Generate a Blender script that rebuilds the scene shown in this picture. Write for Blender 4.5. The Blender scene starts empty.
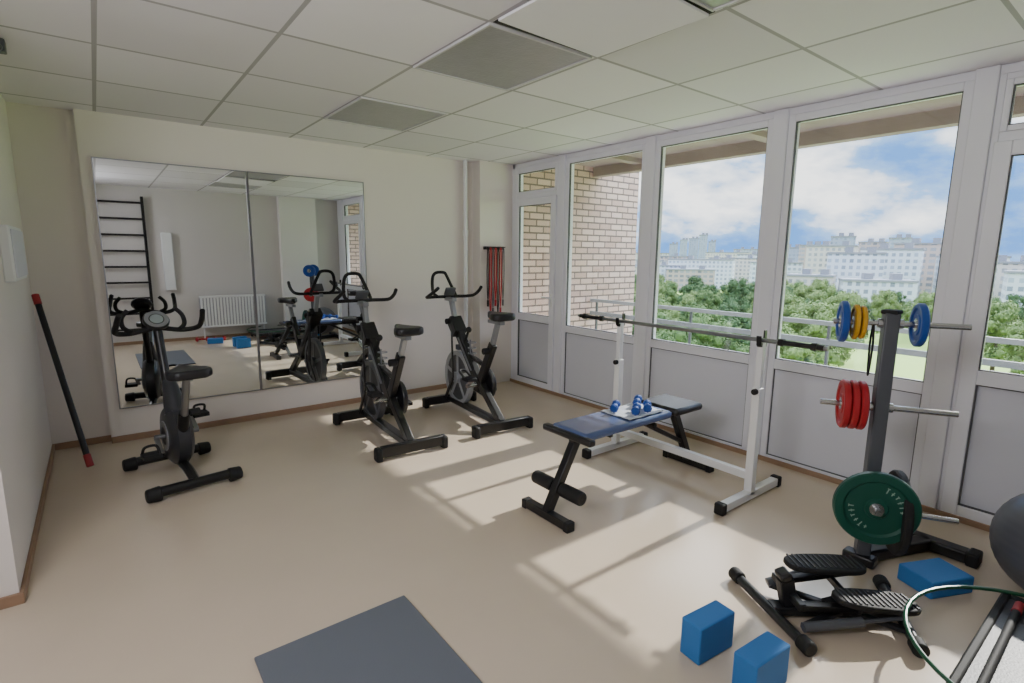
import bpy, bmesh, math, random
from mathutils import Matrix, Vector, Euler
random.seed(4)
C=bpy.context.scene.collection
def lin(c): return tuple((x/255/12.92 if x/255<=.04045 else ((x/255+.055)/1.055)**2.4) for x in c)+(1,)
def M(name,col,rough=.5,metal=0,var=0,scale=8,bump=0,bscale=60,spec=.5,bdist=.005):
    m=bpy.data.materials.new(name); m.use_nodes=True; nt=m.node_tree; b=nt.nodes['Principled BSDF']
    b.inputs['Base Color'].default_value=lin(col); b.inputs['Roughness'].default_value=rough; b.inputs['Metallic'].default_value=metal
    b.inputs['Specular IOR Level'].default_value=spec
    tc=nt.nodes.new('ShaderNodeTexCoord')
    if var:
        n=nt.nodes.new('ShaderNodeTexNoise'); n.inputs['Scale'].default_value=scale; n.inputs['Detail'].default_value=4
        nt.links.new(tc.outputs['Object'],n.inputs['Vector'])
        r=nt.nodes.new('ShaderNodeMix'); r.data_type='RGBA'
        c=lin(col); r.inputs[6].default_value=tuple(x*(1-var) for x in c[:3])+(1,); r.inputs[7].default_value=tuple(min(1,x*(1+var)) for x in c[:3])+(1,)
        nt.links.new(n.outputs[0],r.inputs[0]); nt.links.new(r.outputs[2],b.inputs['Base Color'])
    if bump:
        n=nt.nodes.new('ShaderNodeTexNoise'); n.inputs['Scale'].default_value=bscale
        nt.links.new(tc.outputs['Object'],n.inputs['Vector'])
        bp=nt.nodes.new('ShaderNodeBump'); bp.inputs['Strength'].default_value=bump; bp.inputs['Distance'].default_value=bdist
        nt.links.new(n.outputs[0],bp.inputs['Height']); nt.links.new(bp.outputs[0],b.inputs['Normal'])
    return m
def box(bm,c,s,rot=None):
    m=Matrix.Translation(c)@(Euler(rot).to_matrix().to_4x4() if rot else Matrix())@Matrix.Diagonal((s[0],s[1],s[2],1))
    return bmesh.ops.create_cube(bm,size=1,matrix=m)['verts']
def bx(bm,a,b): return box(bm,[(a[i]+b[i])/2 for i in range(3)],[abs(b[i]-a[i]) for i in range(3)])
def cyl(bm,p0,p1,r,r2=None,seg=20):
    p0=Vector(p0);p1=Vector(p1);d=p1-p0
    m=Matrix.Translation((p0+p1)/2)@d.to_track_quat('Z','Y').to_matrix().to_4x4()
    bmesh.ops.create_cone(bm,cap_ends=True,segments=seg,radius1=r,radius2=r if r2 is None else r2,depth=d.length,matrix=m)
def beam(bm,p0,p1,w,h,up=(0,0,1)):
    p0=Vector(p0);p1=Vector(p1);d=(p1-p0); z=d.normalized(); x=Vector(up).cross(z)
    if x.length<1e-3: x=Vector((1,0,0))
    x.normalize(); y=z.cross(x)
    m=Matrix((( x[0],y[0],z[0],(p0[0]+p1[0])/2),(x[1],y[1],z[1],(p0[1]+p1[1])/2),(x[2],y[2],z[2],(p0[2]+p1[2])/2),(0,0,0,1)))
    bmesh.ops.create_cube(bm,size=1,matrix=m@Matrix.Diagonal((w,h,d.length,1)))
def sph(bm,c,r,s=(1,1,1),seg=24): bmesh.ops.create_uvsphere(bm,u_segments=seg,v_segments=seg//2,radius=r,matrix=Matrix.Translation(c)@Matrix.Diagonal((*s,1)))
def smoothpts(P,k=6,closed=False):
    P=[Vector(p) for p in P]; n=len(P); out=[]
    for i in range(n if closed else n-1):
        g=lambda j:P[j%n] if closed else P[max(0,min(n-1,j))]
        a,b,c,d=g(i-1),g(i),g(i+1),g(i+2)
        for q in range(k):
            t=q/k; out.append(.5*((2*b)+(c-a)*t+(2*a-5*b+4*c-d)*t*t+(3*b-a-3*c+d)*t**3))
    if not closed: out.append(P[-1])
    return out
def tube(bm,P,r,seg=10,closed=False,sm=True,k=6):
    if sm: P=smoothpts(P,k,closed)
    else: P=[Vector(p) for p in P]
    n=len(P); rings=[]; prev=None
    for i,p in enumerate(P):
        a=P[(i-1)%n] if closed or i>0 else p; b=P[(i+1)%n] if closed or i<n-1 else p
        t=(b-a).normalized()
        if prev is None: x=t.orthogonal().normalized()
        else:
            x=prev-t*prev.dot(t); x=x.normalized() if x.length>1e-6 else t.orthogonal().normalized()
        prev=x; y=t.cross(x)
        rr=r(i/(n-1)) if callable(r) else r
        rings.append([bm.verts.new(p+(x*math.cos(2*math.pi*j/seg)+y*math.sin(2*math.pi*j/seg))*rr) for j in range(seg)])
    for i in range(n if closed else n-1):
        A=rings[i];B=rings[(i+1)%n]
        for j in range(seg): bm.faces.new((A[j],A[(j+1)%seg],B[(j+1)%seg],B[j]))
    if not closed: bm.faces.new(rings[0][::-1]); bm.faces.new(rings[-1])
def lathe(bm,prof,c,axis,seg=40):
    q=Vector(axis).to_track_quat('Z','Y'); c=Vector(c); rings=[]
    for r,z in prof: rings.append([bm.verts.new(c+q@Vector((r*math.cos(2*math.pi*j/seg),r*math.sin(2*math.pi*j/seg),z))) for j in range(seg)])
    for i in range(len(prof)-1):
        for j in range(seg): bm.faces.new((rings[i][j],rings[i][(j+1)%seg],rings[i+1][(j+1)%seg],rings[i+1][j]))
def extr(bm,pts,z0,z1,M4=Matrix()):
    a=[bm.verts.new(M4@Vector((p[0],p[1],z0))) for p in pts]; b=[bm.verts.new(M4@Vector((p[0],p[1],z1))) for p in pts]
    n=len(pts); bm.faces.new(a[::-1]); bm.faces.new(b)
    for i in range(n): bm.faces.new((a[i],a[(i+1)%n],b[(i+1)%n],b[i]))
def finish(bm,name,mat,parent=None,bevel=0,kind=None,label=None,ang=35,cat=None,group=None):
    me=bpy.data.meshes.new(name); bmesh.ops.recalc_face_normals(bm,faces=bm.faces)
    for f in bm.faces: f.smooth=ang>0
    bm.to_mesh(me); bm.free()
    if ang>0: me.set_sharp_from_angle(angle=math.radians(ang))
    me.materials.append(mat)
    o=bpy.data.objects.new(name,me); C.objects.link(o)
    if parent: o.parent=parent
    if bevel:
        b=o.modifiers.new('b','BEVEL'); b.width=bevel; b.segments=2; b.limit_method='ANGLE'
    if kind: o['kind']=kind
    if label: o['label']=label
    if cat: o['category']=cat
    if group: o['group']=group
    return o
def thing(name,loc,rz,label,cat,group=None):
    o=bpy.data.objects.new(name,None); o.empty_display_size=.1; C.objects.link(o); o.location=loc; o.rotation_euler=(0,0,rz); o['label']=label; o['category']=cat
    if group: o['group']=group
    return o
def clone(t,loc,rz,label=None,scale=None):
    def rec(o,p):
        c=o.copy(); C.objects.link(c)
        if p: c.parent=p
        for ch in o.children: rec(ch,c)
        return c
    c=rec(t,None); c.location=loc; c.rotation_euler=(0,0,rz)
    if label: c['label']=label
    if scale: c.scale=scale
    return c
NB=bmesh.new
# ---------------- camera
f_,yaw,pit,roll=531.6,.6601,.1621,.0095; H=1.5
F=Vector((math.sin(yaw)*math.cos(pit),math.cos(yaw)*math.cos(pit),-math.sin(pit)))
R0=Vector((math.cos(yaw),-math.sin(yaw),0)); U0=R0.cross(F)
Rr=R0*math.cos(roll)+U0*math.sin(roll); Uu=-R0*math.sin(roll)+U0*math.cos(roll)
cd=bpy.data.cameras.new('camera'); co=bpy.data.objects.new('camera',cd); C.objects.link(co)
cd.sensor_width=36; cd.lens=f_/1024*36; cd.clip_start=.02; cd.clip_end=3000
co.matrix_world=Matrix(((Rr[0],Uu[0],-F[0],0),(Rr[1],Uu[1],-F[1],0),(Rr[2],Uu[2],-F[2],H),(0,0,0,1)))
bpy.context.scene.camera=co
XL,XW,YB,ZC=-.39,3.83,5.1,2.5
# ---------------- materials
wallm=M('wall_paint',(224,216,210),.8,var=.03,scale=2,bump=.05)
whitewall=M('wall_paint_light',(205,200,197),.8)
pvc=M('pvc_white',(230,229,237),.35)
panelm=M('pvc_panel',(212,212,222),.45)
brown=M('baseboard_wood',(150,120,96),.5,var=.1,scale=20)
floorm=M('linoleum',(202,186,166),.22,var=.05,scale=3,bump=.03,bscale=200)
black=M('black_paint',(20,20,22),.35)
rubber=M('black_rubber',(17,17,18),.7,bump=.1,bscale=200)
vinyl=M('black_vinyl',(26,26,29),.4,bump=.1,bscale=80)
chrome=M('chrome',(200,202,205),.22,metal=1)
steel=M('brushed_steel',(150,152,156),.35,metal=1)
grayp=M('gray_paint',(78,81,87),.4)
silver=M('silver_paint',(150,153,158),.35,metal=.6)
white=M('white_paint',(228,229,230),.35)
blueblock=M('blue_foam',(44,112,178),.75,bump=.15,bscale=150)
red=M('red_vinyl',(165,24,34),.45)
redrub=M('red_rubber',(180,38,46),.5)
blue=M('blue_vinyl',(24,70,150),.4)
yellow=M('yellow_rubber',(205,155,35),.5)
green=M('green_rubber',(8,74,60),.45)
matgray=M('gray_mat',(98,103,112),.6,bump=.1,bscale=120)
screen=M('screen',(140,150,150),.2)
gasket=M('rubber_gasket',(80,80,84),.6)
TX,TY=.68,.715
def grid_mat(name,c1,c2,cmort,w,h,mort,loc,rough=.9,sag=0):
    m=M(name,c1,rough,bump=sag,bscale=1.6,bdist=.03); nt=m.node_tree; tc=nt.nodes.new('ShaderNodeTexCoord'); mp=nt.nodes.new('ShaderNodeMapping'); br=nt.nodes.new('ShaderNodeTexBrick')
    mp.inputs['Location'].default_value=loc; br.offset=0; br.inputs['Scale'].default_value=1; br.inputs['Brick Width'].default_value=w; br.inputs['Row Height'].default_value=h
    br.inputs['Mortar Size'].default_value=mort; br.inputs['Color1'].default_value=lin(c1); br.inputs['Color2'].default_value=lin(c2); br.inputs['Mortar'].default_value=lin(cmort)
    nt.links.new(tc.outputs['Object'],mp.inputs[0]); nt.links.new(mp.outputs[0],br.inputs[0]); nt.links.new(br.outputs[0],nt.nodes['Principled BSDF'].inputs['Base Color'])
    return m
cm=grid_mat('ceiling_tiles',(238,234,240),(222,218,224),(172,169,173),TX,TY,.011,(-1.45+TX*5,-2.05+TY*8,0),sag=.6)
def brickwall():
    m=M('brick_wall',(200,165,140),.85); nt=m.node_tree; tc=nt.nodes.new('ShaderNodeTexCoord'); s=nt.nodes.new('ShaderNodeSeparateXYZ'); a=nt.nodes.new('ShaderNodeMath'); a.operation='ADD'; c=nt.nodes.new('ShaderNodeCombineXYZ'); br=nt.nodes.new('ShaderNodeTexBrick')
    nt.links.new(tc.outputs['Object'],s.inputs[0]); nt.links.new(s.outputs[0],a.inputs[0]); nt.links.new(s.outputs[1],a.inputs[1]); nt.links.new(a.outputs[0],c.inputs[0]); nt.links.new(s.outputs[2],c.inputs[1]); nt.links.new(c.outputs[0],br.inputs[0])
    br.inputs['Scale'].default_value=1; br.inputs['Brick Width'].default_value=.22; br.inputs['Row Height'].default_value=.08; br.inputs['Mortar Size'].default_value=.010
    br.inputs['Color1'].default_value=lin((210,180,165)); br.inputs['Color2'].default_value=lin((186,154,139)); br.inputs['Mortar'].default_value=lin((112,96,89))
    nt.links.new(br.outputs[0],nt.nodes['Principled BSDF'].inputs['Base Color'])
    bp=nt.nodes.new('ShaderNodeBump'); bp.inputs['Strength'].default_value=.6; bp.inputs['Distance'].default_value=.01; bp.invert=True
    nt.links.new(br.outputs['Fac'],bp.inputs['Height']); nt.links.new(bp.outputs[0],nt.nodes['Principled BSDF'].inputs['Normal'])
    return m
brickm=brickwall()
gl=bpy.data.materials.new('window_glass'); gl.use_nodes=True; nt=gl.node_tree; nt.nodes.clear()
o=nt.nodes.new('ShaderNodeOutputMaterial'); mx=nt.nodes.new('ShaderNodeMixShader'); tr=nt.nodes.new('ShaderNodeBsdfTransparent'); go=nt.nodes.new('ShaderNodeBsdfGlossy'); go.inputs['Roughness'].default_value=.02; mx.inputs[0].default_value=.04
tr.inputs[0].default_value=(.97,.98,.98,1)
nt.links.new(tr.outputs[0],mx.inputs[1]); nt.links.new(go.outputs[0],mx.inputs[2]); nt.links.new(mx.outputs[0],o.inputs[0])
mirm=M('mirror_silver',(225,230,230),.01,metal=1)
# ---------------- shell
bm=NB(); bx(bm,(-1.6,-.5,-.1),(XW+.1,5.5,0)); finish(bm,'floor',floorm,kind='structure')
bm=NB(); bx(bm,(-1.6,-.5,ZC),(XW+.1,5.5,ZC+.1)); finish(bm,'ceiling',cm,kind='structure')
bm=NB(); bx(bm,(-.03,YB,0),(XW+.1,YB+.4,ZC)); bx(bm,(-.7,YB+.07,0),(-.03,YB+.4,ZC)); bx(bm,(3.38,4.95,0),(XW,YB,ZC)); finish(bm,'wall_back',wallm,kind='structure')
bm=NB(); bx(bm,(-1.6,2.93,0),(XL,5.4,ZC)); finish(bm,'wall_left',wallm,kind='structure')
bm=NB(); bx(bm,(-1.6,-.5,0),(XW+.1,-.35,ZC)); finish(bm,'wall_rear',whitewall,kind='structure')
bm=NB(); bx(bm,(2.7,-.35,0),(3.35,-.22,ZC)); finish(bm,'trim_1',M('pilaster_paint',(228,224,220),.8),kind='structure')
bm=NB(); bx(bm,(-1.7,-.5,0),(-1.5,3,ZC)); finish(bm,'wall_side',whitewall,kind='structure')
bm=NB(); bx(bm,(-.03,YB-.015,0),(3.38,YB,.05)); finish(bm,'baseboard_back',brown,kind='structure',bevel=.003)
bm=NB(); bx(bm,(XL,YB+.055,0),(-.03,YB+.07,.05)); finish(bm,'baseboard_recess',brown,kind='structure',bevel=.003)
bm=NB(); bx(bm,(XL,2.93,0),(XL+.015,YB+.07,.05)); bx(bm,(-1.5,2.915,0),(XL+.015,2.93,.05)); finish(bm,'baseboard_left',brown,kind='structure',bevel=.003)
bm=NB(); bx(bm,(XW-.035,-.35,0),(XW-.02,4.93,.035)); finish(bm,'baseboard_right',brown,kind='structure',bevel=.003)
bm=NB(); bx(bm,(-1.5,-.35,0),(2.7,-.335,.05)); finish(bm,'baseboard_rear',brown,kind='structure',bevel=.003)
bm=NB()
yc=[4.12,3.02,1.92,.84]
for y in yc: bx(bm,(XW-.02,y-.05,0),(XW+.09,y+.05,ZC))
bx(bm,(XW-.02,-.5,0),(XW+.1,-.1,ZC)); bx(bm,(XW,-.1,2.45),(XW+.09,4.95,ZC)); bx(bm,(XW,4.9,0),(XW+.09,5.1,ZC))
finish(bm,'wall_right',pvc,kind='structure',bevel=.006)
def ring(bm,x0,x1,y0,y1,z0,z1,w):
    bx(bm,(x0,y0,z0),(x1,y0+w,z1)); bx(bm,(x0,y1-w,z0),(x1,y1,z1)); bx(bm,(x0,y0+w,z0),(x1,y1-w,z0+w)); bx(bm,(x0,y0+w,z1-w),(x1,y1-w,z1))
def window(nm,y0,y1,zr,door=False,ztr=None):
    bm=NB(); w=.045 if not door else .075; top=2.45
    x0,x1=XW-.005,XW+.07; g=[]
    if door:
        ring(bm,x0,x1,y0,y1,0,top,.03); bx(bm,(x0+.001,y0+.03,ztr),(x1-.001,y1-.03,ztr+.06))
        ring(bm,x0-.02,x1-.02,y0+.02,y1-.02,.02,ztr+.01,w); bx(bm,(x0-.02,y0+.02+w,zr-.04),(x1-.02,y1-.02-w,zr+.04))
        ring(bm,x0-.003,x1,y0+.03,y1-.03,ztr+.06,top-.03,.03)
        g=[(y0+.02+w,y1-.02-w,zr+.04,ztr+.01-w,x0-.01),(y0+.06,y1-.06,ztr+.09,top-.06,x0+.01),(y0+.02+w,y1-.02-w,.02+w,zr-.04,x0-.01)]
    else:
        ring(bm,x0,x1,y0,y1,0,top,w); bx(bm,(x0,y0+w,zr-.06),(x1,y1-w,zr+.01))
        g=[(y0+w,y1-w,zr+.01,top-w,x0+.01),(y0+w,y1-w,w,zr-.06,x0+.01)]
    o=finish(bm,nm,pvc,kind='structure',bevel=.004)
    for a,b,c,d,x in g:
        bm=NB(); ring(bm,x,x+.02,a-.002,b+.002,c-.002,d+.002,.008); finish(bm,'gasket',gasket,parent=o)
    bm=NB(); bx(bm,(x0+.03,y0+.02,zr),(x0+.04,y1-.02,(ztr if door else top)-.01))
    finish(bm,'glass_pane',gl,parent=o)
    if door:
        bm=NB(); bx(bm,(x0+.03,y0+.04,ztr+.07),(x0+.04,y1-.04,top-.04)); finish(bm,'transom_pane',gl,parent=o)
    bm=NB(); bx(bm,(x0+.02,y0+.02,.02),(x0+.05,y1-.02,zr-.02)); finish(bm,'lower_panel',panelm,parent=o)
    if door:
        bm=NB(); hy=y0+.055; box(bm,(x0-.025,hy,1.02),(.012,.03,.14)); cyl(bm,(x0-.02,hy,1.05),(x0-.06,hy,1.05),.009); beam(bm,(x0-.06,hy,1.05),(x0-.06,hy+.11,1.05),.02,.014)
        finish(bm,'door_handle',white,parent=o,bevel=.003)
window('door_1',4.17,4.9,.8,True,2.1)
window('window_1',3.07,4.07,.76)
window('window_2',1.97,2.97,.76)
window('window_3',.89,1.87,.76)
window('door_2',-.1,.79,.85,True,2.1)
bm=NB(); cyl(bm,(3.25,YB-.06,0),(3.25,YB-.06,ZC),.022); cyl(bm,(3.25,YB-.06,1.7),(3.25,YB-.06,1.76),.03)
finish(bm,'heating_pipe',white,label='white painted vertical heating pipe beside the corner column',cat='pipe')
def mirror(x0,x1):
    t=thing('wall_mirror',(x0,YB,.27),0,'large frameless gym mirror panel fixed to the wall','mirror','wall mirror panels')
    bm=NB(); bx(bm,(.006,-.022,.006),(x1-x0-.006,-.015,1.9)); finish(bm,'mirror_glass',mirm,parent=t)
    bm=NB(); bx(bm,(0,-.014,0),(x1-x0,-.001,1.906)); 
    for a,b in (((.008,-.026,0),(x1-x0-.008,-.014,.008)),((.008,-.026,1.898),(x1-x0-.008,-.014,1.906)),((0,-.026,0),(.008,-.014,1.906)),((x1-x0-.008,-.026,0),(x1-x0,-.014,1.906))): bx(bm,a,b)
    finish(bm,'mirror_frame',steel,parent=t)
mirror(.04,1.075); mirror(1.08,2.11)
lampm=M('lamp_diffuser',(152,152,155),.3,var=.12,scale=12,bump=.4,bscale=60)
lframe=M('lamp_frame_paint',(200,198,200),.5)
for i,y in enumerate((2.05,3.48,.66)):
    t=thing('ceiling_lamp',(1.45,y,ZC),0,'recessed square fluorescent ceiling light panel, switched off' ,'lamp','recessed ceiling lights')
    W=.64
    bm=NB(); bx(bm,(.012,.012,-.006),(W-.012,TY-.012,-.001)); finish(bm,'diffuser',lampm,parent=t)
    bm=NB(); ww=.012
    for a,b in (((0,0,-.012),(W,ww,-.001)),((0,TY-ww,-.012),(W,TY,-.001)),((0,ww,-.012),(ww,TY-ww,-.001)),((W-ww,ww,-.012),(W,TY-ww,-.001))): bx(bm,a,b)
    finish(bm,'lamp_frame',lframe,parent=t)
voidm=M('gap_shade',(45,43,42),.9); tilem=M('tile_plain',(232,229,234),.9)
t=thing('ceiling_tile',(1.45,1.38,ZC),0,'slightly slipped pale ceiling tile with dark gaps around it','ceiling tile')
bm=NB(); bx(bm,(.012,.0,-.003),(.668,.66,-.001)); finish(bm,'gap_shade_sheet',voidm,parent=t)  # dark sheet painted as the shade inside the open gap
bm=NB(); box(bm,(.316,.308,-.017),(.615,.618,.012),rot=(.013,.02,0)); finish(bm,'tile_panel',tilem,parent=t,bevel=.002)
bm=NB(); box(bm,(-.28,3.7,2.47),(.06,.06,.06)); cyl(bm,(-.28,3.7,2.46),(-.28,3.63,2.45),.02); finish(bm,'ceiling_sensor',grayp,bevel=.006,label='small gray sensor box mounted on the ceiling',cat='sensor')
t=thing('electrical_cabinet',(XL-.003,4.15,1.33),0,'white wall-mounted electrical box on the side wall','electrical box')
bm=NB(); bx(bm,(0,-.3,0),(.05,.3,.3)); finish(bm,'cabinet_body',white,parent=t,bevel=.01)
bm=NB(); bx(bm,(.05,-.28,.02),(.056,.28,.28)); finish(bm,'cabinet_door',panelm,parent=t,bevel=.003)
# band rack on column
t=thing('resistance_band_rack',(3.56,4.953,1.57),0,'black wall bar with thin red and gray resistance cords hanging down','exercise bands')
bm=NB(); box(bm,(0,-.015,0),(.27,.03,.035))
xs=(-.11,-.075,-.04,-.005,.03,.065,.10)
for x in xs: cyl(bm,(x,-.03,0),(x,-.1,.01),.005)
finish(bm,'rack_bar',black,parent=t,bevel=.004)
graycord=M('gray_cord',(84,80,84),.5)
for i,x in enumerate(xs):
    bm=NB(); L=.58+.09*((i*2)%3)
    tube(bm,[(x-.002,-.06,.012),(x-.009,-.062,-.05),(x-.012,-.06,-L*.6),(x,-.06,-L),(x+.012,-.06,-L*.6),(x+.009,-.062,-.05),(x+.002,-.06,.012)],.006,8)
    cyl(bm,(x,-.06,-L),(x,-.06,-L-.07),.012)
    finish(bm,'band',(rubber,redrub,graycord,redrub,rubber,redrub,graycord)[i],parent=t)
t=thing('weighted_body_bar',(-.16,4.55,.022),0,'black exercise bar with red ends leaning against the side wall','exercise bar')
a=Vector((0,0,0)); b=Vector((-.2,.46,1.17)); 
bm=NB(); cyl(bm,a.lerp(b,.03),a.lerp(b,.97),.019); finish(bm,'shaft',black,parent=t)
redd=M('dark_red_rubber',(150,34,40),.5)
bm=NB(); cyl(bm,a.lerp(b,0),a.lerp(b,.07),.022); finish(bm,'end_cap',redd,parent=t,bevel=.005)
bm=NB(); cyl(bm,a.lerp(b,.94),a.lerp(b,1),.022); finish(bm,'end_cap',redd,parent=t,bevel=.005)
# ---------------- spin bike
guardm=M('guard_plastic',(32,32,35),.3)
def spin_bike(loc,rz,label,lift,flym,discm):
    t=thing('spin_bike',loc,rz,label,'exercise bike','spin bikes')
    P=lambda bm,n,m,**k: finish(bm,n,m,parent=t,**k)
    bm=NB()
    for x in (-.5,.52): beam(bm,(x,-.25,.065),(x,.25,.065),.055,.08)
    beam(bm,(-.5,0,.07),(.52,0,.07),.07,.05)
    beam(bm,(-.47,0,.08),(-.1,0,.36),.055,.07)
    beam(bm,(-.12,0,.32),(.36,0,.82),.06,.095)
    beam(bm,(-.06,0,.28),(-.33,0,.74),.052,.075)
    for s in (-1,1):
        beam(bm,(.36,.055*s,.84),(.32,.065*s,.32),.014,.042); beam(bm,(.32,.065*s,.32),(.5,.06*s,.08),.014,.04)
    beam(bm,(.29,0,.75),(.42,0,.88),.125,.10)
    beam(bm,(-.24,0,.52),(.14,0,.58),.03,.04)
    P(bm,'frame',black,bevel=.008)
    for x in (-.5,.52):
        for s in (-1,1):
            bm=NB(); box(bm,(x,s*.265,.05),(.085,.05,.1)); P(bm,'foot_cap',rubber,bevel=.015)
    for s in (-1,1):
        bm=NB(); cyl(bm,(.56,s*.2,.035),(.56,s*.225,.035),.033); P(bm,'transport_wheel',grayp)
    for s in (-1,1):
        bm=NB(); beam(bm,(.0,s*.032,.45),(.26,s*.032,.72),.004,.03,up=(0,1,0)); P(bm,'frame_stripe',silver)
    bm=NB(); R=.26
    lathe(bm,[(R-.04,-.024),(R,-.024),(R,.024),(R-.04,.024),(R-.04,-.024)],(.32,0,.32),(0,1,0),48)
    lathe(bm,[(.0001,-.045),(.055,-.045),(.055,.045),(.0001,.045)],(.32,0,.32),(0,1,0),24)
    P(bm,'flywheel_rim',flym)
    bm=NB(); lathe(bm,[(.05,-.012),(R-.02,-.012),(R-.02,.012),(.05,.012)],(.32,0,.32),(0,1,0),48)
    P(bm,'flywheel_disc',discm)
    bm=NB()
    for k in range(5):
        a=k*math.pi*2/5+.3
        beam(bm,(.32+.03*math.cos(a),0,.32+.03*math.sin(a)),(.32+.235*math.cos(a),0,.32+.235*math.sin(a)),.036,.034,up=(0,1,0))
    P(bm,'flywheel_spokes',flym,bevel=.004)
    bm=NB(); beam(bm,(.30,-.03,.62),(.30,.03,.62),.06,.05); beam(bm,(.30,0,.62),(.28,0,.78),.012,.012); P(bm,'brake_pad',grayp,bevel=.004)
    bm=NB(); pts=[]
    for k in range(13): 
        a=math.pi/2+k*math.pi/12; pts.append((-.1+.14*math.cos(a),.34+.14*math.sin(a)))
    for k in range(13):
        a=-math.pi/2+k*math.pi/12; pts.append((.32+.075*math.cos(a),.32+.075*math.sin(a)))
    Mx=Matrix(((1,0,0,0),(0,0,-1,0),(0,1,0,0),(0,0,0,1)))
    extr(bm,pts,.05,.095,Mx); P(bm,'chain_guard',guardm,bevel=.01)
    bm=NB(); lathe(bm,[(.05,-.006),(.085,-.006),(.09,.0),(.085,.006),(.05,.006)],(-.1,-.097,.34),(0,1,0),30); P(bm,'guard_disc',silver)
    for s,a in ((-1,-.6),(1,-.6+math.pi)):
        bm=NB(); e=(-.1+.17*math.cos(a),s*.13,.34+.17*math.sin(a)); cyl(bm,(-.1,0,.34),(-.1,s*.14,.34),.02); beam(bm,(-.1,s*.13,.34),e,.016,.034,up=(0,1,0))
        cr=P(bm,'crank',chrome,bevel=.003)
        bm=NB(); box(bm,(e[0],s*.185,e[2]),(.11,.09,.03)); tube(bm,[(e[0]+.04,s*.15,e[2]+.01),(e[0]+.13,s*.16,e[2]+.05),(e[0]+.13,s*.21,e[2]+.05),(e[0]+.04,s*.215,e[2]+.01)],.011,8)
        finish(bm,'pedal',rubber,parent=cr,bevel=.005)
    l=lift
    bm=NB(); beam(bm,(-.29,0,.66),(-.40,0,.87+l),.038,.038); beam(bm,(-.48,0,.885+l),(-.27,0,.885+l),.045,.03); cyl(bm,(-.38,0,.88+l),(-.38,0,.92+l),.02)
    P(bm,'seat_post',silver,bevel=.003)
    bm=NB(); cyl(bm,(-.31,.03,.68),(-.31,.09,.68),.028); P(bm,'seat_knob',rubber,bevel=.005)
    bm=NB(); out=[(-.55,0),(-.545,.07),(-.51,.11),(-.45,.105),(-.39,.06),(-.32,.034),(-.27,.026),(-.25,0)]
    pts=out+[(x,-y) for x,y in out[-2:0:-1]]; extr(bm,pts,.91+l,.97+l); P(bm,'seat',vinyl,bevel=.024)
    bm=NB(); beam(bm,(.36,0,.80),(.47,0,1.06),.038,.052); beam(bm,(.40,0,1.065),(.58,0,1.065),.045,.035)
    P(bm,'handlebar_post',silver,bevel=.003)
    bm=NB(); cyl(bm,(.41,.03,.86),(.41,.09,.86),.028); P(bm,'handlebar_knob',rubber,bevel=.005)
    bm=NB()
    tube(bm,[(.28,.225,1.19),(.36,.24,1.145),(.47,.245,1.10),(.55,.215,1.085),(.57,.12,1.085),(.565,0,1.085),(.57,-.12,1.085),(.55,-.215,1.085),(.47,-.245,1.10),(.36,-.24,1.145),(.28,-.225,1.19)],.0155,10,k=5)
    tube(bm,[(.56,.10,1.085),(.63,.115,1.12),(.69,.10,1.2),(.725,.075,1.28),(.715,.04,1.315),(.715,-.04,1.315),(.725,-.075,1.28),(.69,-.10,1.2),(.63,-.115,1.12),(.56,-.10,1.085)],.0155,10,k=5)
    P(bm,'handlebar',rubber)
    bm=NB(); box(bm,(.50,0,1.14),(.025,.11,.09),rot=(0,-.6,0)); P(bm,'display',grayp,bevel=.01)
    bm=NB(); cyl(bm,(.18,0,.70),(.12,0,.80),.012); sph(bm,(.115,0,.81),.028); P(bm,'resistance_knob',rubber)
    bm=NB()
    for a in range(3): 
        lathe(bm,[(.036,-.004),(.04,-.004),(.04,.004),(.036,.004),(.036,-.004)],(.05,0,.60+a*.05),(0,0,1),20)
    beam(bm,(.085,0,.58),(.085,0,.72),.01,.01); P(bm,'bottle_cage',silver)
    return t
spin_bike((1.79,3.99,0),math.radians(87),'black spin bike with silver seat post and dark spoked flywheel',0,M('flywheel_dark_iron',(92,94,99),.3,metal=.2),M('disc_dark',(40,41,44),.35))
spin_bike((2.66,3.98,0),math.radians(85),'black spin bike near the column, bright flywheel and raised saddle',.05,M('flywheel_bright_iron',(172,175,180),.3,metal=.2),M('disc_gray',(72,74,78),.35))
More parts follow.
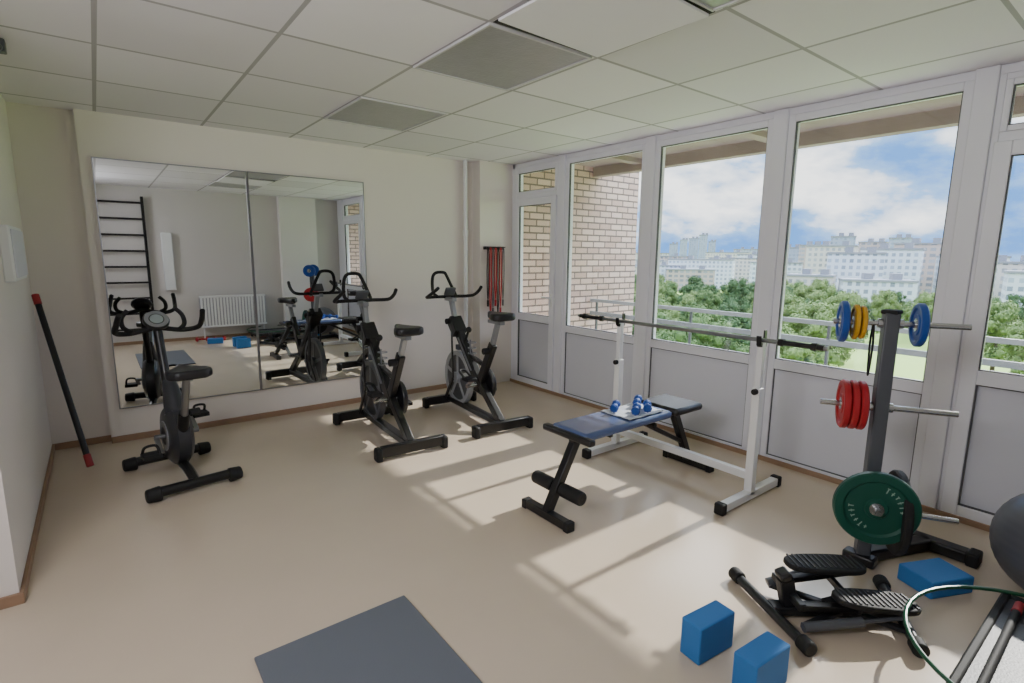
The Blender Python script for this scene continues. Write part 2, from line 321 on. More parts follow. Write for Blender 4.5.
# ---------------- upright bike
def upright_bike(loc,rz):
    t=thing('upright_exercise_bike',loc,rz,'black upright exercise bike with round light console, in front of mirror','exercise bike')
    P=lambda bm,n,m,**k: finish(bm,n,m,parent=t,**k)
    bm=NB()
    for x in (-.33,.33): tube(bm,[(x,-.2,.055),(x,.2,.055)],.032,12,sm=False)
    tube(bm,[(-.33,0,.06),(-.15,0,.10),(.1,0,.1),(.33,0,.06)],.03,10)
    tube(bm,[(-.02,0,.12),(-.10,0,.3),(-.2,0,.48)],.034,12); tube(bm,[(.0,0,.3),(.12,0,.5),(.25,0,.85),(.30,0,1.0)],.028,12)
    P(bm,'frame',black)
    for x in (-.33,.33):
        for s in (-1,1):
            bm=NB(); cyl(bm,(x,s*.19,.047),(x,s*.27,.047),.047,.04); P(bm,'foot_cap',rubber,bevel=.01)
    bm=NB(); pr=[(.0001,-.07),(.1,-.07),(.17,-.06),(.2,-.035),(.2,.035),(.17,.06),(.1,.07),(.0001,.07)]
    lathe(bm,pr,(.03,0,.29),(0,1,0),40); tube(bm,[(.0,0,.44),(.06,0,.55),(.12,0,.64)],lambda u:.07-.03*u,12); P(bm,'housing',M('housing_plastic',(46,47,51),.35))
    for s in (-1,1):
        bm=NB(); lathe(bm,[(.06,-.004),(.1,-.004),(.1,.004),(.06,.004)],(.03,s*.072,.29),(0,1,0),30); P(bm,'housing_disc',silver)
    for s,a in ((-1,.5),(1,.5+math.pi)):
        bm=NB(); e=(.03+.15*math.cos(a),s*.12,.29+.15*math.sin(a)); cyl(bm,(.03,0,.29),(.03,s*.13,.29),.016); beam(bm,(.03,s*.12,.29),e,.014,.03,up=(0,1,0))
        cr=P(bm,'crank',steel,bevel=.003)
        bm=NB(); box(bm,(e[0],s*.18,e[2]),(.1,.1,.028)); tube(bm,[(e[0]-.04,s*.14,e[2]+.01),(e[0],s*.15,e[2]+.06),(e[0],s*.21,e[2]+.06),(e[0]+.04,s*.22,e[2]+.01)],.009,8)
        finish(bm,'pedal',rubber,parent=cr,bevel=.005)
    bm=NB(); cyl(bm,(-.2,0,.46),(-.32,0,.73),.022); beam(bm,(-.4,0,.735),(-.26,0,.735),.03,.02); P(bm,'seat_post',steel)
    bm=NB(); cyl(bm,(-.2,-.03,.48),(-.2,-.09,.48),.024); P(bm,'adjusting_knob',rubber,bevel=.005)
    bm=NB(); out=[(-.47,0),(-.465,.08),(-.42,.125),(-.35,.12),(-.29,.07),(-.23,.035),(-.19,.025),(-.17,0)]
    pts=out+[(x,-y) for x,y in out[-2:0:-1]]; extr(bm,pts,.745,.80); P(bm,'seat',vinyl,bevel=.022)
    bm=NB(); tube(bm,[(.10,.235,1.10),(.17,.245,1.03),(.26,.24,.97),(.33,.16,.95),(.32,.05,.97),(.31,0,.98),(.32,-.05,.97),(.33,-.16,.95),(.26,-.24,.97),(.17,-.245,1.03),(.10,-.235,1.10)],.017,12)
    tube(bm,[(.31,.14,.96),(.35,.18,.99),(.39,.18,1.05),(.40,.14,1.10)],.015,10); tube(bm,[(.31,-.14,.96),(.35,-.18,.99),(.39,-.18,1.05),(.40,-.14,1.10)],.015,10)
    P(bm,'handlebar',rubber)
    ax=Vector((-.7,0,.7)); cc=Vector((.30,0,1.03))
    bm=NB(); lathe(bm,[(.0001,-.03),(.06,-.03),(.08,-.01),(.08,.005),(.07,.018),(.0001,.018)],cc,ax,32); d=P(bm,'console',black)
    bm=NB(); lathe(bm,[(.044,0),(.046,.006),(.070,.006),(.072,0)],cc+ax.normalized()*.014,ax,32); finish(bm,'console_ring',silver,parent=d)
    bm=NB(); lathe(bm,[(.0001,.003),(.04,.003),(.04,0)],cc+ax.normalized()*.018,ax,24); finish(bm,'display_screen',screen,parent=d)
upright_bike((.33,4.06,0),math.radians(97.8))
# ---------------- bench
t=thing('weight_bench',(2.6,2.13,0),0,'black flat weight bench with blue-gray pad and foam leg rollers','weight bench')
P=lambda bm,n,m,**k: finish(bm,n,m,parent=t,**k)
bm=NB(); box(bm,(-.13,0,.485),(.80,.29,.05)); P(bm,'back_pad',M('blue_gray_vinyl',(78,94,134),.25,bump=.08,bscale=60),bevel=.02)
bm=NB(); box(bm,(.44,0,.49),(.30,.32,.05)); P(bm,'seat_pad',vinyl,bevel=.02)
bm=NB(); beam(bm,(-.5,0,.44),(.58,0,.44),.05,.05); beam(bm,(-.46,0,.44),(-.68,0,.04),.05,.05); beam(bm,(.48,0,.44),(.69,0,.04),.05,.05); beam(bm,(.12,0,.43),(.58,0,.2),.03,.03)
beam(bm,(-.68,-.17,.03),(-.68,.17,.03),.05,.05); beam(bm,(.69,-.18,.03),(.69,.18,.03),.05,.05); beam(bm,(-.3,-.13,.455),(-.3,.13,.455),.03,.02)
cyl(bm,(-.6,-.2,.17),(-.6,.2,.17),.012)
P(bm,'frame',black,bevel=.005)
bm=NB(); beam(bm,(-.53,-.2,.475),(-.53,.2,.475),.05,.04); P(bm,'end_bar',vinyl,bevel=.012)
for s in (-1,1):
    bm=NB(); cyl(bm,(-.6,s*.035,.17),(-.6,s*.2,.17),.04); P(bm,'foam_roller',rubber,bevel=.01)
for x in (-.68,.69):
    for s in (-1,1):
        bm=NB(); box(bm,(x,s*.18,.028),(.058,.04,.056)); P(bm,'foot_cap',rubber,bevel=.006)
bm=NB(); cyl(bm,(.15,-.04,.42),(.15,-.1,.42),.02); P(bm,'adjusting_knob',rubber,bevel=.004)
def dumbbell(loc,rz,mat,label,L=.15,r=.028,grp=None):
    t=thing('dumbbell',loc,rz,label,'dumbbell',grp)
    bm=NB(); tube(bm,[(-L*.3,0,r),(0,0,r),(L*.3,0,r)],lambda u:.013+.003*math.sin(u*math.pi),12); finish(bm,'handle',mat,parent=t)
    for s in (-1,1):
        bm=NB(); lathe(bm,[(.0001,-.022),(r*.7,-.022),(r,-.01),(r,.01),(r*.7,.022),(.0001,.022)],(s*L*.38,0,r),(1,0,0),8); finish(bm,'weight_head',mat,parent=t,ang=20)
for x,y,a in ((2.54,2.19,.6),(2.60,2.07,.6),(2.71,2.07,.7),(2.76,2.19,.6)):
    dumbbell((x,y,.522),a,blue,'small blue vinyl dumbbell lying on the bench pad',grp='blue dumbbells on the bench',r=.028,L=.13)
bm=NB()
def cloth(bm,x0,x1,y0,y1,z,n=14):
    g=[[bm.verts.new((x0+(x1-x0)*i/n,y0+(y1-y0)*j/n,z+.002*math.sin(i*1.1+j*.5)+.0015*math.sin(j*1.7))) for j in range(n+1)] for i in range(n+1)]
    for i in range(n):
        for j in range(n): bm.faces.new((g[i][j],g[i+1][j],g[i+1][j+1],g[i][j+1]))
cloth(bm,2.47,2.8,2.01,2.25,.5185); o=finish(bm,'towel',M('white_towel',(200,205,215),.9,bump=.3,bscale=300),label='small white towel spread on the bench pad',cat='towel'); sm=o.modifiers.new('s','SOLIDIFY'); sm.thickness=.003
# ---------------- barbell rack
t=thing('barbell_rack',(3.09,2.10,0),0,'white steel two-post barbell stand with black foot caps','barbell rack')
P=lambda bm,n,m,**k: finish(bm,n,m,parent=t,**k)
bm=NB(); hw=.545
for y in (-hw,hw):
    beam(bm,(-.31,y,.04),(.33,y,.04),.05,.05); beam(bm,(0,y,.04),(0,y,.72),.05,.05)
beam(bm,(0,-hw,.16),(0,hw,.16),.04,.05)
P(bm,'frame',white,bevel=.004)
for y in (-hw,hw):
    bm=NB(); beam(bm,(0,y,.7),(0,y,1.0),.036,.036); P(bm,'inner_post',white,bevel=.003)
    bm=NB(); cyl(bm,(0,y,.7),(-.05,y,.7),.018); P(bm,'adjusting_knob',rubber,bevel=.003)
    bm=NB(); beam(bm,(-.03,y,.985),(.03,y,.985),.03,.024); beam(bm,(-.032,y,.98),(-.04,y,1.04),.03,.01); beam(bm,(.032,y,.98),(.032,y,1.07),.03,.01); P(bm,'bar_hook',black,bevel=.003)
for x in (-.32,.34):
    for y in (-hw,hw):
        bm=NB(); box(bm,(x,y,.038),(.05,.062,.07)); P(bm,'foot_cap',rubber,bevel=.01)
t=thing('barbell',(3.09,2.14,1.0125),0,'long chrome barbell with slim black ends resting on the white stand','barbell')
bm=NB(); cyl(bm,(0,-.95,0),(0,.95,0),.0135); finish(bm,'bar',steel,parent=t)
for s in (-1,1):
    bm=NB(); lathe(bm,[(.0125,-.015),(.023,-.015),(.024,0),(.023,.015),(.0125,.015)],(0,s*.88,0),(0,1,0),20); lathe(bm,[(.0125,-.015),(.022,-.015),(.022,.015),(.0125,.015)],(0,s*.70,0),(0,1,0),20)
    lathe(bm,[(.0125,-.14),(.0155,-.14),(.0155,.1),(.0125,.1)],(0,s*.83,0),(0,s,0),20)
    finish(bm,'collar',black,parent=t)
# ---------------- weight tree
d=Vector((.5,-.87,0)).normalized(); base=Vector((2.89,.86,0))
t=thing('weight_plate_tree',base,0,'dark steel plate tree with chrome pegs near the balcony door','weight plate rack')
P=lambda bm,n,m,**k: finish(bm,n,m,parent=t,**k)
bm=NB(); beam(bm,(0,0,.02),(0,0,1.25),.075,.06,up=d); P(bm,'post',grayp,bevel=.006)
bm=NB(); beam(bm,(0,0,.035),(.42,-.16,.035),.07,.06); beam(bm,(.42,-.33,.035),(.42,.05,.035),.08,.06); beam(bm,(-.02,-.07,.03),(-.02,.07,.03),.07,.05)
P(bm,'base_frame',black,bevel=.01)
for y in (-.35,.06):
    bm=NB(); box(bm,(.42,y,.035),(.1,.05,.07)); P(bm,'foot_cap',rubber,bevel=.01)
for z,l,r_ in ((1.2,.2,.27),(.80,.22,.27),(.29,.0,.33)):
    bm=NB(); 
    if l: cyl(bm,-d*.03+Vector((0,0,z)),-d*(.03+l)+Vector((0,0,z+.0)),.0135)
    cyl(bm,d*.03+Vector((0,0,z)),d*(.03+r_)+Vector((0,0,z)),.0135)
    cyl(bm,-d*.05+Vector((0,0,z)),d*.05+Vector((0,0,z)),.022)
    P(bm,'peg',chrome)
cdir=Vector((-.87,-.5,0))
bm=NB(); cyl(bm,Vector((0,0,.35)),cdir*.2+Vector((0,0,.35)),.0135); P(bm,'peg',chrome)
bm=NB(); box(bm,(0,0,1.255),(.07,.07,.02)); P(bm,'post_cap',rubber,bevel=.006)
def plate(pos,axis,R,th,mat,label):
    q=thing('weight_plate',pos,0,label,'weight plate','plates on the plate rack')
    bm=NB(); h=th/2
    lathe(bm,[(.014,-h*.8),(.045,-h*.8),(.05,-h*.45),(R*.72,-h*.45),(R*.78,-h),(R-.006,-h),(R,-h*.6),(R,h*.6),(R-.006,h),(R*.78,h),(R*.72,h*.45),(.05,h*.45),(.045,h*.8),(.014,h*.8),(.014,-h*.8)],(0,0,0),axis,48)
    finish(bm,'disc',mat,parent=q,ang=30)
    bm=NB(); lathe(bm,[(.014,-h*.9),(.03,-h*.9),(.03,h*.9),(.014,h*.9),(.014,-h*.9)],(0,0,0),axis,24); finish(bm,'hub',chrome,parent=q)
    return q
up=lambda z:Vector((0,0,z))
plate(base-d*.19+up(1.2),d,.098,.03,blue,'small blue rubber weight plate on the top peg')
plate(base-d*.14+up(1.2),d,.083,.02,yellow,'small yellow rubber weight plate on the top peg')
plate(base-d*.112+up(1.2),d,.078,.02,yellow,'small yellow rubber weight plate on the top peg')
plate(base+d*.11+up(1.2),d,.10,.03,blue,'small blue rubber weight plate on the top peg')
for k in (.08,.115,.15): plate(base-d*k+up(.80),d,.118,.03,red,'red rubber weight plate on the middle peg')
plate(base+d*.12+up(.29),d,.2,.035,rubber,'large black rubber weight plate on the low peg')
gp=plate(base+cdir*.14+up(.35),cdir,.175,.04,green,'large dark green lettered rubber weight plate facing the room')
z=cdir; x=Vector((-z[1],z[0],0)); printm=M('faded_white_print',(150,175,162),.6)
for half in (0,13):
    bm=NB()
    for k in range(half,half+6):
        a=k/26*2*math.pi; rr=.10; hh=.008+.002*((k*7)%3)
        rad=x*math.cos(a)+up(math.sin(a)); tt=-x*math.sin(a)+up(math.cos(a)); c0=z*.0108+rad*rr
        beam(bm,c0-rad*hh,c0+rad*hh,.004,.002,up=z)
        if k%2: beam(bm,c0+rad*hh-tt*.006,c0+rad*hh+tt*.006,.003,.002,up=z)
        else: beam(bm,c0-tt*.006,c0+tt*.006,.003,.002,up=z)
    finish(bm,'lettering',printm,parent=gp)
bm=NB(); c=-d*.065; tube(bm,[c+Vector((.0,0,1.215)),c+Vector((.012,.01,1.1)),c+Vector((0,0,.95)),c+Vector((-.012,-.01,1.1)),c+Vector((-.004,0,1.215))],.005,8); finish(bm,'strap',black,parent=t)
# ---------------- blocks
def block(loc,rz,s,label,name='yoga_block'):
    bm=NB(); bx(bm,(-s[0]/2,-s[1]/2,0),(s[0]/2,s[1]/2,s[2])); o=finish(bm,name,blueblock,bevel=.006,label=label,cat='yoga block',group='blue yoga blocks on the floor'); o.location=loc; o.rotation_euler=(0,0,rz)
block((1.73,.985,.001),math.radians(-6),(.2,.09,.15),'blue foam yoga block standing on its long edge')
block((1.72,.77,.001),math.radians(-5),(.2,.09,.15),'blue foam yoga block standing on its long edge')
block((2.94,.575,.001),math.radians(-25),(.24,.165,.08),'blue foam yoga block lying flat beside the stepper')
block((1.45,.25,.001),math.radians(10),(.23,.15,.08),'blue foam yoga block lying flat by the radiator wall')
bm=NB(); bx(bm,(.33,.75,.001),(.94,1.97,.016)); finish(bm,'exercise_mat',matgray,bevel=.004,label='rectangular gray exercise mat lying flat on the floor',cat='mat')
bm=NB(); prof=[(max(.0001,.25*math.cos(a)),.25*math.sin(a)) for a in [(-90+i*180/60)*math.pi/180 for i in range(61)]]
prof=[(r*(1+.006*(1 if i%3==0 and 8<i<52 else 0)),z) for i,(r,z) in enumerate(prof)]
lathe(bm,prof,(0,0,0),(0,0,1),64); o=finish(bm,'gym_ball',M('gray_ball',(88,90,97),.4),label='gray ribbed gym ball on the floor by the balcony door',cat='gym ball',ang=60); o.location=(3.25,.21,.251)
# ---------------- stepper (local x = pedal axis)
t=thing('mini_stepper',(2.40,.77,0),math.atan2(-.6,.8),'low black mini stepper with two textured foot pedals','stepper')
P=lambda bm,n,m,**k: finish(bm,n,m,parent=t,**k)
b1=(Vector((-.36,.20,.03)),Vector((-.29,-.25,.03))); b2=(Vector((.14,-.26,.03)),Vector((.28,.14,.03)))
bm=NB()
for a,b in (b1,b2): cyl(bm,a,b,.021)
beam(bm,(-.32,-.03,.035),(.20,-.06,.035),.06,.035); beam(bm,(-.24,-.03,.04),(-.27,-.03,.17),.06,.05,up=(0,1,0)); beam(bm,(-.24,-.13,.10),(-.24,.10,.10),.03,.03)
beam(bm,(-.1,-.05,.06),(.05,-.05,.10),.05,.03); beam(bm,(-.25,.12,.04),(.15,-.18,.04),.03,.02); beam(bm,(-.25,-.16,.04),(.2,.05,.04),.03,.02); beam(bm,(-.02,-.15,.10),(-.02,.10,.12),.02,.03)
P(bm,'base_frame',M('dark_steel',(34,35,38),.35,metal=.3),bevel=.004)
for a,b in (b1,b2):
    u=(b-a).normalized()*.03
    for e in (a,b):
        bm=NB(); cyl(bm,e-u+up(.002),e+u+up(.002),.03); P(bm,'foot_cap',rubber,bevel=.008)
treadm=M('tread_gray',(50,51,55),.6)
for cx,cy,cz,tilt in ((-.05,.06,.165,.03),(.06,-.115,.11,.10)):
    Mx=Matrix.Translation((cx,cy,cz))@Euler((0,tilt,0)).to_matrix().to_4x4()
    bm=NB(); n=28; pts=[]
    for k in range(n):
        a=2*math.pi*k/n; c_,s_=math.cos(a),math.sin(a)
        pts.append((.17*abs(c_)**.7*(1 if c_>0 else -1),.068*abs(s_)**.6*(1 if s_>0 else -1)*(1+.12*c_)))
    extr(bm,pts,0,.024,Mx); P(bm,'foot_pedal',rubber,bevel=.006)
    bm=NB()
    for i in range(13):
        xx=-.14+i*.0235
        m4=Mx@Matrix.Translation((xx,0,.026))@Matrix.Diagonal((.007,.10,.005,1)); bmesh.ops.create_cube(bm,size=1,matrix=m4)
    P(bm,'pedal_tread',treadm)
    bm=NB(); beam(bm,Vector((-.24,cy,.10)),Mx@Vector((.14,0,-.012)),.035,.024,up=(0,0,1)); P(bm,'pedal_arm',black,bevel=.003)
    sd=1 if cy>0 else -1
    bm=NB(); q=Mx@Vector((.08,sd*.05,-.02)); p0=Vector((-.26,cy+sd*.06,.05)); cyl(bm,p0,p0.lerp(q,.6),.019); cyl(bm,p0.lerp(q,.6),q,.008); P(bm,'hydraulic_cylinder',grayp)
bm=NB(); box(bm,(-.275,-.03,.185),(.05,.07,.035),rot=(0,-.4,0)); P(bm,'counter_display',black,bevel=.01)
# ---------------- platform and hoop
t=thing('aerobic_platform',(2.5,.06,0),0,'black framed low exercise platform with dark gray top and side bar','exercise platform')
P=lambda bm,n,m,**k: finish(bm,n,m,parent=t,**k)
bm=NB(); beam(bm,(-.45,.27,.09),(.42,.27,.09),.03,.05); beam(bm,(-.45,-.27,.09),(.42,-.27,.09),.045,.05); beam(bm,(-.43,-.248,.09),(-.43,.255,.09),.04,.045); beam(bm,(.40,-.248,.09),(.40,.255,.09),.04,.045); P(bm,'frame',rubber,bevel=.008)
bm=NB(); box(bm,(-.015,.003,.1),(.79,.504,.012)); P(bm,'flat_top',M('platform_top',(58,60,66),.45,bump=.15,bscale=120))
bm=NB(); cyl(bm,(-.38,.205,.126),(.24,.215,.126),.014); P(bm,'side_bar',rubber)
bm=NB(); cyl(bm,(.24,.215,.126),(.32,.216,.126),.016); P(bm,'bar_end',redd,bevel=.004)
for x_ in (-.4,.37):
    for y in (-.25,.25):
        bm=NB(); cyl(bm,(x_,y,0),(x_,y,.08),.02); P(bm,'leg',rubber,bevel=.003)
bm=NB(); n=48; tube(bm,[(.46*math.cos(i/n*2*math.pi),.46*math.sin(i/n*2*math.pi),0) for i in range(n)],.008,10,closed=True,sm=False)
o=finish(bm,'hula_hoop',M('green_hoop',(18,75,50),.35),label='thin dark green exercise hoop resting on the platform',cat='hoop'); o.location=(2.44,.08,.152); o.rotation_euler=(math.radians(.3),0,0)
# ---------------- rear wall things (seen in the mirror)
t=thing('wall_bars',(.33,-.35,0),0,'black metal wall bars ladder fixed to the white wall','wall bars')
bm=NB()
for x in (-.33,.33): beam(bm,(x,.06,.1),(x,.06,2.35),.04,.05); 
for x in (-.33,.33):
    for z in (.3,2.2): beam(bm,(x,0,z),(x,.06,z),.03,.03)
finish(bm,'uprights',black,parent=t,bevel=.003)
for i in range(9):
    bm=NB(); z=.25+i*.25; cyl(bm,(-.33,.06,z),(.33,.06,z),.016); finish(bm,'rung',black,parent=t)
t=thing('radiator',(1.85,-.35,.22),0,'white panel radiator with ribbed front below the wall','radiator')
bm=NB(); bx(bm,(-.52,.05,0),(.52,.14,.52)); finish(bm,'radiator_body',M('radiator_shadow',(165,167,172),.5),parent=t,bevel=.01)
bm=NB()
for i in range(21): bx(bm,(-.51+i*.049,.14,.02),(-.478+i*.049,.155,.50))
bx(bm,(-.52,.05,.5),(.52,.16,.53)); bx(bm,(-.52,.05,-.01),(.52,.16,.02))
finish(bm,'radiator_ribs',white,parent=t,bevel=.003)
bm=NB()
for x in (-.48,.48): cyl(bm,(x,.0,.46),(x,.06,.46),.014); cyl(bm,(x,.09,-.22),(x,.09,.02),.012)
finish(bm,'radiator_pipes',white,parent=t)
bm=NB(); bx(bm,(.87,-.35,.86),(1.02,-.28,1.8)); finish(bm,'wall_cabinet',white,bevel=.01,label='slim white vertical box mounted on the wall',cat='wall box')
dumbbell((1.3,-.05,.0),.3,red,'red vinyl dumbbell on the floor by the radiator',L=.2,r=.04,grp='red dumbbells by the radiator')
dumbbell((1.55,.03,.0),-.3,red,'red vinyl dumbbell on the floor by the radiator',L=.2,r=.04,grp='red dumbbells by the radiator')
# ---------------- balcony
concrete=M('balcony_concrete',(150,134,124),.9,var=.35,scale=3,bump=.3,bscale=15)
bm=NB(); bx(bm,(XW+.1,-1.0,2.62),(5.3,5.0,2.85)); bx(bm,(5.18,-1.0,2.5),(5.3,5.0,2.62))
for i in range(4): bx(bm,(XW+.1,-.6+i*1.6,2.57),(5.18,-.48+i*1.6,2.62))
finish(bm,'balcony_ceiling_slab',concrete,label='brownish concrete underside of the balcony above',cat='balcony slab')
bm=NB(); bx(bm,(XW+.1,-1.0,-.2),(5.3,5.0,-.06)); finish(bm,'balcony_floor_slab',M('balcony_floor',(185,178,172),.9),label='gray concrete balcony floor outside the windows',cat='balcony floor')
for y in (5.0,-1.3):
    bm=NB(); bx(bm,(XW+.1,y,-3),(6.1,y+.3,4)); finish(bm,'brick_side_wall',brickm,label='tan brick wall closing the end of the balcony',cat='brick wall',group='brick walls at the balcony ends')
t=thing('balcony_railing',(5.2,2.0,-.06),0,'light gray metal balcony railing outside the windows','railing')
bm=NB(); beam(bm,(0,-2.98,.97),(0,2.98,.97),.035,.04); finish(bm,'top_rail',M('railing_paint',(142,148,150),.5),parent=t)
bm=NB(); beam(bm,(0,-2.98,.80),(0,2.98,.80),.03,.05); finish(bm,'lower_rail',M('railing_paint_dark',(125,131,133),.5),parent=t)
for i in range(5):
    bm=NB(); y=-2.85+i*1.43; beam(bm,(0,y,0),(0,y,.97),.025,.025); finish(bm,'railing_post',grayp,parent=t)
# ---------------- outside
gm=M('grass_ground',(140,164,80),.95,var=.2,scale=.03)
bm=NB(); bx(bm,(20,-900,-20.5),(1500,1500,-20)); finish(bm,'grass_field',gm,label='yellow-green grassy ground far below the building',cat='grass')['kind']='stuff'
def facade(name,wall,win,w=2.6,h=2.7):
    m=M(name,wall,.8); nt=m.node_tree; tc=nt.nodes.new('ShaderNodeTexCoord'); s=nt.nodes.new('ShaderNodeSeparateXYZ'); a=nt.nodes.new('ShaderNodeMath'); a.operation='ADD'; c=nt.nodes.new('ShaderNodeCombineXYZ'); br=nt.nodes.new('ShaderNodeTexBrick')
    nt.links.new(tc.outputs['Object'],s.inputs[0]); nt.links.new(s.outputs[0],a.inputs[0]); nt.links.new(s.outputs[1],a.inputs[1]); nt.links.new(a.outputs[0],c.inputs[0]); nt.links.new(s.outputs[2],c.inputs[1]); nt.links.new(c.outputs[0],br.inputs[0])
    br.offset=0; br.inputs['Scale'].default_value=1; br.inputs['Brick Width'].default_value=w; br.inputs['Row Height'].default_value=h; br.inputs['Mortar Size'].default_value=.6; br.inputs['Mortar Smooth'].default_value=0
    br.inputs['Color1'].default_value=lin(win); br.inputs['Color2'].default_value=lin(tuple(min(255,x+40) for x in win)); br.inputs['Mortar'].default_value=lin(wall)
    nt.links.new(br.outputs[0],nt.nodes['Principled BSDF'].inputs['Base Color']); return m
fw1=facade('facade_white',(190,192,200),(112,120,134)); fw2=facade('facade_cream',(184,175,169),(112,112,118)); fg=facade('facade_gray',(140,146,160),(105,113,130)); fr=facade('facade_brown',(165,148,142),(102,102,110),3.4,2.7)  # distance haze put into the colors: paler windows, low contrast
roofm=M('roof_gray',(125,126,132),.9)
def bld(az,D,w,top,m,dep=14,rot=0):
    a=math.radians(az); h=top+20
    t=thing('apartment_building',(D*math.sin(a),D*math.cos(a),-20),-a+rot,'distant multi-storey apartment building with rows of windows','building','distant apartment buildings')
    bm=NB(); bx(bm,(-w/2,0,0),(w/2,dep,h)); finish(bm,'building_body',m,parent=t)
    bm=NB(); bx(bm,(-w/2-.3,-.3,h),(w/2+.3,dep+.3,h+.8)); bx(bm,(-w*.2,dep*.3,h+.8),(-w*.2+3,dep*.7,h+3)); bx(bm,(w*.2,dep*.3,h+.8),(w*.2+3,dep*.7,h+3)); finish(bm,'roof',roofm,parent=t)
for az,D,w,top in ((54.4,740,11,17),(55.35,700,9,21),(56.3,740,12,24),(57.2,700,10,27),(58.05,740,9,20)): bld(az,D,w,top,fg)
for az,D,w,top,m in ((46,450,60,0,fw1),(50,405,50,-2,fw2),(53.5,440,38,1,fr),(57,385,42,-1,fw1),(60.3,415,36,0,fw2),(62.6,480,36,3,fw1),(65.2,440,16,8,fg),(66.8,400,12,9,fr),(64,340,26,-2,fw1),
    (68.3,320,22,7,fw2),(70.3,262,20,3,fw1),(72.8,285,22,5,fw1),(74.8,315,20,8,fr),(76.3,350,24,5,fw1),(66.8,240,16,-6,fw2),(72.3,232,22,-7,fw1),(78.4,290,22,2,fw1),(80.6,255,18,0,fw2),(83,235,20,-3,fw1),(86,265,24,2,fw1),(52,360,40,-5,fw1),(48.3,345,34,-6,fw2),(56.2,345,28,-7,fr),(42,400,44,-2,fw1),
    (51.5,560,50,4,fw2),(59.5,560,40,5,fw2),(61.2,620,24,9,fg),(48,600,40,4,fw1),(69.2,420,14,15,fg),(71.4,450,16,12,fr),(73.4,430,12,14,fg)): bld(az,D,w,top,m,rot=random.uniform(-.2,.2))
leafm=[M('leaves_%s'%n,c,.95,var=.4,scale=1.2) for n,c in (('mid',(88,110,60)),('light',(112,130,74)),('dark',(70,94,54)))]
bark=M('bark',(90,75,60),.9)
protos=[]
for k in range(3):
    t=thing('tree',(400,-300-20*k,-20),0,'leafy green deciduous tree below the balcony','tree','trees below the building')
    bm=NB(); cyl(bm,(0,0,0),(0,0,7),.35,.2,8); finish(bm,'trunk',bark,parent=t)
    bm=NB(); cs=[]
    for i in range(55):
        z=random.uniform(2.6,12); r=3.9*math.sqrt(random.random())*math.sqrt(max(.05,1-((z-6.5)/6)**2)); a=random.uniform(0,6.28); cs.append((Vector((r*math.cos(a),r*math.sin(a),z)),random.uniform(.5,1.1)))
        bmesh.ops.create_icosphere(bm,subdivisions=1,radius=cs[-1][1]*.9,matrix=Matrix.Translation(cs[-1][0]))
    for i in range(9000):
        c,r=random.choice(cs); n=Vector((random.gauss(0,1),random.gauss(0,1),random.gauss(.3,1))).normalized(); p=c+n*r*random.uniform(.85,1.5)
        u=(n+Vector((random.gauss(0,.6),random.gauss(0,.6),random.gauss(0,.6)))).orthogonal().normalized(); v=n.cross(u); s=random.uniform(.10,.20)
        bm.faces.new([bm.verts.new(p+u*s),bm.verts.new(p+v*s),bm.verts.new(p-u*s),bm.verts.new(p-v*s)])
    finish(bm,'foliage',leafm[k],parent=t,ang=0); protos.append(t)
placed=[]
def tree(az,D,s,md=8.2):
    a=math.radians(az); p=(D*math.sin(a),D*math.cos(a),-20)
    if any((p[0]-q[0])**2+(p[1]-q[1])**2<md*md for q in placed): return
    k=len(placed); placed.append(p)
    if k<3: t=protos[k]; t.location=p; t.scale=(s,s,s)
    else: clone(random.choice(protos),p,random.uniform(0,6),scale=(s,s,s*random.uniform(.85,1.2)))
for az,D0,D1,n in ((44,90,200,14),(48,80,200,26),(52,80,225,60),(56,80,225,60),(60,80,225,60),(64,80,225,56),(68,120,205,34)):
    for i in range(n): tree(az+random.uniform(-2.2,2.2),D0+(D1-D0)*((i+random.random())/n),random.uniform(.8,1.08))
for i in range(160): tree(random.uniform(70,85),random.uniform(160,208),random.uniform(.7,1.0))
for az,D in ((66,95),(67.5,104),(69,113),(83,120),(80.5,130)): tree(az,D,1.1)
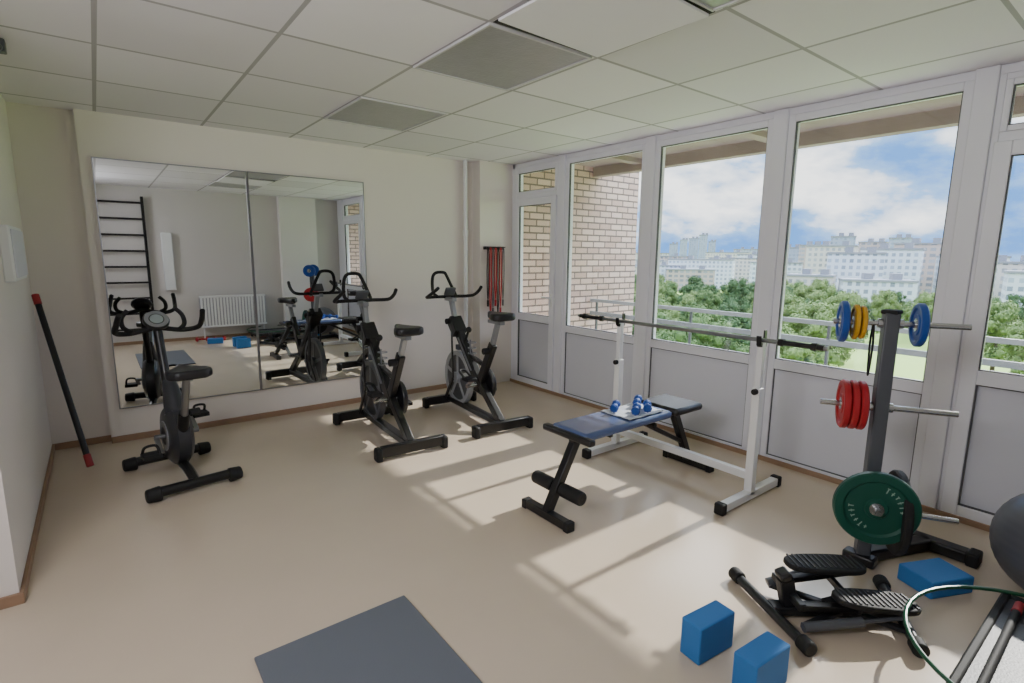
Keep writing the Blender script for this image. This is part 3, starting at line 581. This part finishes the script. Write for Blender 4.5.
# ---------------- world and lights
w=bpy.data.worlds.new('World'); bpy.context.scene.world=w; w.use_nodes=True; nt=w.node_tree
bg=nt.nodes['Background']
tc=nt.nodes.new('ShaderNodeTexCoord'); n=nt.nodes.new('ShaderNodeTexNoise'); mp=nt.nodes.new('ShaderNodeMapping'); mp.inputs['Scale'].default_value=(1.6,1.6,3.6); mp.inputs['Location'].default_value=(.3,.7,.1)
n.inputs['Detail'].default_value=10; n.inputs['Roughness'].default_value=.55; n.inputs['Scale'].default_value=3
nt.links.new(tc.outputs['Generated'],mp.inputs[0]); nt.links.new(mp.outputs[0],n.inputs['Vector'])
cr=nt.nodes.new('ShaderNodeValToRGB'); E=cr.color_ramp.elements; E[0].position=.38; E[0].color=lin((85,138,205)); E[1].position=.585; E[1].color=lin((255,255,255))
e=E.new(.465); e.color=lin((135,172,218)); e=E.new(.505); e.color=lin((205,215,230)); 
nt.links.new(n.outputs[0],cr.inputs[0]); nt.links.new(cr.outputs[0],bg.inputs[0])
sx=nt.nodes.new('ShaderNodeSeparateXYZ'); nt.links.new(tc.outputs['Generated'],sx.inputs[0])
mr=nt.nodes.new('ShaderNodeMapRange'); mr.inputs['From Min'].default_value=.30; mr.inputs['From Max'].default_value=.6; mr.inputs['To Min'].default_value=2.8; mr.inputs['To Max'].default_value=12
nt.links.new(sx.outputs[2],mr.inputs[0]); nt.links.new(mr.outputs[0],bg.inputs[1])
sl=bpy.data.lights.new('sun','SUN'); sl.energy=8; sl.angle=.02; sl.color=(1,.95,.88); so=bpy.data.objects.new('sun',sl); C.objects.link(so)
el=math.radians(33.5); az=math.radians(91)
dd=Vector((math.sin(az)*math.cos(el),math.cos(az)*math.cos(el),math.sin(el))); so.rotation_euler=dd.to_track_quat('Z','Y').to_euler(); so.location=dd*10
al=bpy.data.lights.new('fill_light','AREA'); al.energy=62; al.size=1.0; al.color=(.97,.97,1); ao=bpy.data.objects.new('fill_light',al); C.objects.link(ao); ao.location=(-.9,.9,2.2)  # added fill light, out of view in the left nook, brightens the room
v=Vector((2.2,3.0,1.6))-Vector(ao.location); ao.rotation_euler=v.to_track_quat('-Z','Y').to_euler()
